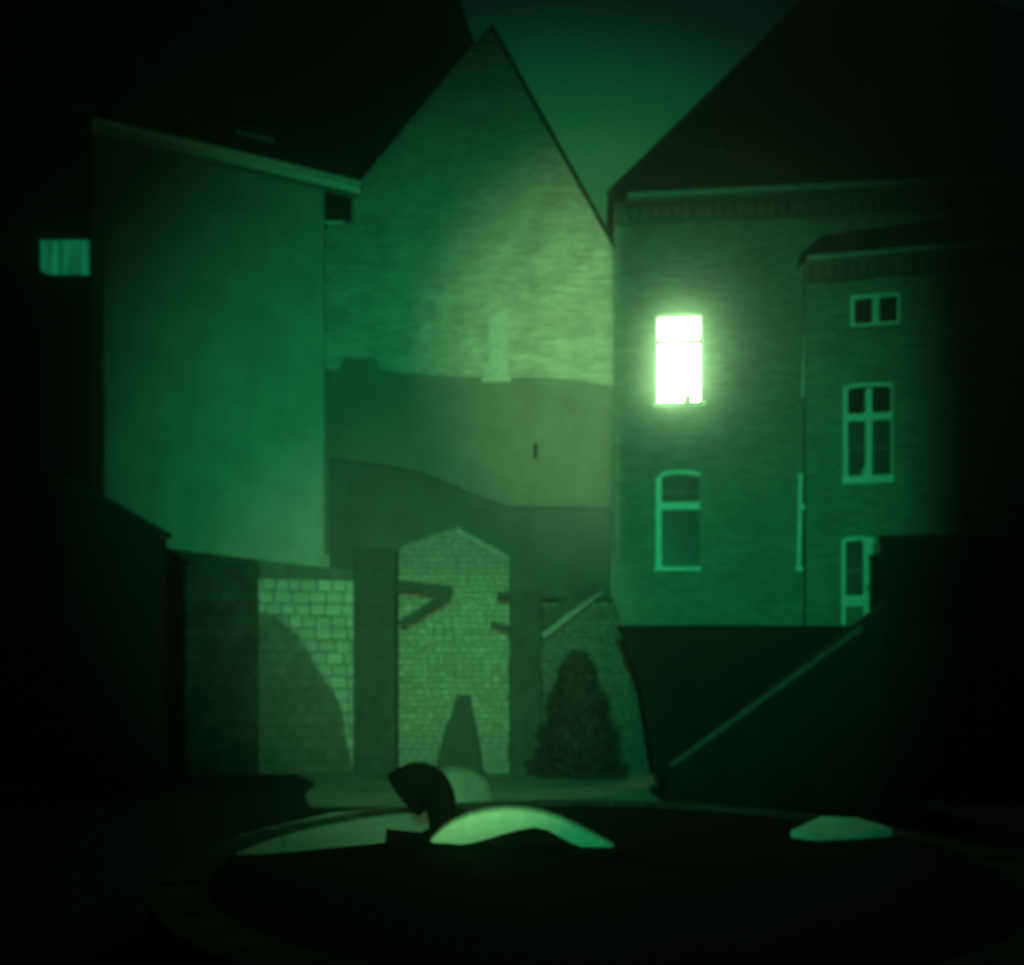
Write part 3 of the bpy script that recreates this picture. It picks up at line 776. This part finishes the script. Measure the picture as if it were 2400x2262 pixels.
# ================================================================== round raised bed in the foreground
BC = Vector((.65, 6.37, 0)); BR = 3.1; BH = .5
bed = thing("round_bed", "low round raised bed of black soil with a stone rim, filling the foreground", "raised bed", loc=BC)
n = 96
so = MB(); k0 = 60
rr_ = random.Random(3)
rings = [0, .6, 1.2, 1.8, 2.3, BR-.34]
idx = []
for ri, r_ in enumerate(rings):
    row = []
    for j in range(n):
        w = 2*math.pi*j/n; so.v.append((r_*math.cos(w), r_*math.sin(w), BH-.012 + (rr_.uniform(-.012,.0) if r_ < 1.7 else 0))); row.append(len(so.v)-1)
    idx.append(row)
for a, b in zip(idx, idx[1:]):
    for j in range(n):
        m_ = (j+1) % n; so.f.append((a[j], b[j], b[m_], a[m_]))
so.build("soil", M['soil'], bed, fix=False)
ns = 44
for i in range(ns):
    w0 = 2*math.pi*i/ns + .003; w1 = 2*math.pi*(i+1)/ns - .003; c = MB(); r0 = BR-.34; r1 = BR; dz = rr_.uniform(-.006,.006)
    ps = [(r0*math.cos(w0),r0*math.sin(w0)),(r1*math.cos(w0),r1*math.sin(w0)),(r1*math.cos((w0+w1)/2),r1*math.sin((w0+w1)/2)),(r1*math.cos(w1),r1*math.sin(w1)),(r0*math.cos(w1),r0*math.sin(w1)),(r0*math.cos((w0+w1)/2),r0*math.sin((w0+w1)/2))]
    c.slab([(p[0],p[1],.0) for p in ps], (0,0,BH+dz)); c.build("coping_stone", M['coping'], bed, bevel=.008)

def BP(px, py, h=0.0):       # a point on the bed's top
    Y = (CAM_Z-BH-h)*2000.0/(py-1600.0); return Vector(((px-1200)/2000.0*Y, Y, BH+h))
def flat(name, label, cat, pix, m, th, group=None, base=0.0):  # pale slabs laid as the patches of light on the bed
    c = [BP(*p, -.008) for p in pix]; ctr = sum(c, Vector())/len(c)
    o = MB().slab([(p.x-ctr.x, p.y-ctr.y, 0) for p in c], (0,0,th)).build(name, m, None, bevel=.002)
    o.location = (ctr.x, ctr.y, BH-.008-th)
    return tag(o, label, cat, group)
flat("stone_slab", "dim flat slab lying at left end of the round bed", "slab", [(440,2004),(560,1958),(661,1933),(661,1996),(600,2001)], M['slab'], .05, "stone slabs on the round bed")
flat("stone_slab", "large flat slab left of the black iron cowl, next to the bright arch", "slab", [(663,1996),(663,1932),(780,1905),(905,1896),(1010,1892),(1008,1950),(905,1940),(903,1972)], M['slab'], .05, "stone slabs on the round bed")
kx_, Y0_ = .30, 7.1  # white lozenge standing in for the right-hand patch of light
lz = []
for px_, py_ in [(1852,1946),(1925,1912),(2010,1916),(2092,1940),(2010,1954),(1912,1966)]:
    q_ = (py_-1600)/2000.0; Y = (CAM_Z-BH-.01+kx_*Y0_)/(q_+kx_); lz.append(Vector(((px_-1200)/2000.0*Y, Y, CAM_Z-q_*Y)))
ctr = sum(lz, Vector())/len(lz); zb_ = BH-.03
m_ = MB(); n_ = len(lz)
m_.v = [(p.x-ctr.x, p.y-ctr.y, p.z-zb_) for p in lz] + [(p.x-ctr.x, p.y-ctr.y, 0) for p in lz]
m_.f = [tuple(range(n_)), tuple(range(2*n_-1, n_-1, -1))] + [(i, n_+i, n_+(i+1)%n_, (i+1)%n_) for i in range(n_)]
o = m_.build("stone_slab", M['white'], None, bevel=.01); o.location = (ctr.x, ctr.y, zb_)
tag(o, "lone lozenge-shaped stone with a sloping top at right end of the round bed", "slab", "stone slabs on the round bed")

# low pale arch built for the bright patch of light on the bed
AY = 6.95
ar = thing("stone_arch", "bright low curved pale stone lying in the middle of the round bed", "stone", loc=(0, AY, BH-.06))
def Aa(px, py): p = at(px, py, AY); return (p.x, p.z-BH+.06)
up = [(1012,1962),(1035,1940),(1062,1922),(1100,1906),(1140,1897),(1185,1892),(1230,1894),(1270,1901),(1310,1914),(1350,1932),(1400,1958),(1440,1980),(1475,1995)]
dn = [(1018,1970),(1050,1971),(1082,1974),(1110,1970),(1140,1962),(1175,1951),(1215,1940),(1252,1934),(1282,1940),(1310,1956),(1335,1970),(1362,1980),(1440,1992)]
fa = MB(); nA = len(up)
U = [Aa(*p) for p in up]; Dn = [Aa(*p) for p in dn]
prev = None
for u_, d_ in zip(U, Dn):
    cx_ = ((u_[0]+d_[0])/2, (u_[1]+d_[1])/2); k_ = len(fa.v)
    for (x, z, y) in ((d_[0],d_[1],-.10),(u_[0],u_[1]-.015,-.10),(u_[0],u_[1],-.07),(u_[0],u_[1],.10),(d_[0],d_[1],.10)):
        fa.v.append((x, y, z))
    if prev is not None:
        for j in range(5): fa.f.append((prev+j, prev+(j+1)%5, k_+(j+1)%5, k_+j))
    else: fa.f.append(tuple(k_+j for j in range(5)))
    prev = k_
fa.f.append(tuple(prev+j for j in range(4,-1,-1)))
fa.build("arch_stone", M['pale'], ar)

# black iron ventilation cowl
cw = thing("iron_cowl", "black iron vent cowl with a round hood bent over to the left", "vent cowl", loc=(BP(1036,1958).x, 7.3, BH-.06))
cy = 7.3
def Cq(px, py): p = at(px, py, cy); return Vector((p.x-cw.location.x, 0, p.z-cw.location.z))
s7 = cy/2000
path = [(1038,1966),(1038,1930),(1036,1900),(1028,1872),(1012,1850),(990,1840),(968,1846),(950,1860)]
rad = [33,33,35,40,48,55,58,56]
pr3 = [(p[0], p[1], r_) for p, r_ in zip(path, rad)]
for _ in range(2):
    q3 = [pr3[0]]
    for a, b in zip(pr3, pr3[1:]): q3 += [tuple(.75*u+.25*v for u, v in zip(a, b)), tuple(.25*u+.75*v for u, v in zip(a, b))]
    pr3 = q3 + [pr3[-1]]
MB().tube([Cq(p[0], p[1]) for p in pr3], [p[2]*s7 for p in pr3], 28).build("hood", M['iron'], cw, smooth=True)
e = Cq(950,1860); d = (Cq(950,1860)-Cq(968,1846)).normalized()
MB().tube([e-d*.03, e+d*.02], [61*s7,61*s7], 20).build("mouth_rim", M['iron'], cw)
MB().tube([Vector((0,0,.03)),Vector((0,0,.09))], .17, 18).build("flange", M['iron'], cw)

# rounded stone on the ground behind the cowl
bd = MB(); bxy = at(1062,1600,12.9); rb = random.Random(8); hb = at(0,1796,12.9).z
for a_ in range(9):
    th_ = math.pi/2*a_/8
    for b_ in range(24):
        ph_ = 2*math.pi*b_/24; q_ = 1 + .05*math.sin(3*ph_+1) + .03*rb.uniform(-1,1)
        bd.v.append((.62*math.cos(th_)*math.cos(ph_)*q_ if a_ < 8 else 0, .42*math.cos(th_)*math.sin(ph_)*q_ if a_ < 8 else 0, hb*math.sin(th_)))
for a_ in range(8):
    for b_ in range(24):
        c_ = (b_+1) % 24; bd.f.append((a_*24+b_, a_*24+c_, (a_+1)*24+c_, (a_+1)*24+b_))
bo = bd.build("boulder", M['cap'], None, smooth=True); bo.location = (bxy.x, 12.9, .004)
tag(bo, "rounded grey boulder on the pavement behind the black iron cowl", "boulder")

# unseen brick block added to keep the yard lamp off the right house
gp = thing("gate_pier", "tall brick gateway pier at the near right, beside the camera", "pier", loc=(2.03, -0.6, 0))
MB().box(0, .9, 0, .7, 0, 6.2).build("shaft", M['brick'], gp)
MB().box(-.03, .95, -.06, .76, 6.2, 6.35).build("cap_stone", M['stone'], gp, bevel=.02)

# ================================================================== mist added to give the lit window its halo
HAZE = 0.0088
hz = MB().box(-60, 60, -20, 70, -1.5, 32).build("haze", None)
hm = bpy.data.materials.new("night_mist"); hm.use_nodes = True
hn = hm.node_tree.nodes; hn.clear()
ho = hn.new("ShaderNodeOutputMaterial"); pv = hn.new("ShaderNodeVolumePrincipled")
pv.inputs["Color"].default_value = (.9, .95, .85, 1); pv.inputs["Density"].default_value = HAZE; pv.inputs["Anisotropy"].default_value = .972
hm.node_tree.links.new(pv.outputs[0], ho.inputs["Volume"])
hz.data.materials.append(hm); hz['kind'] = 'stuff'
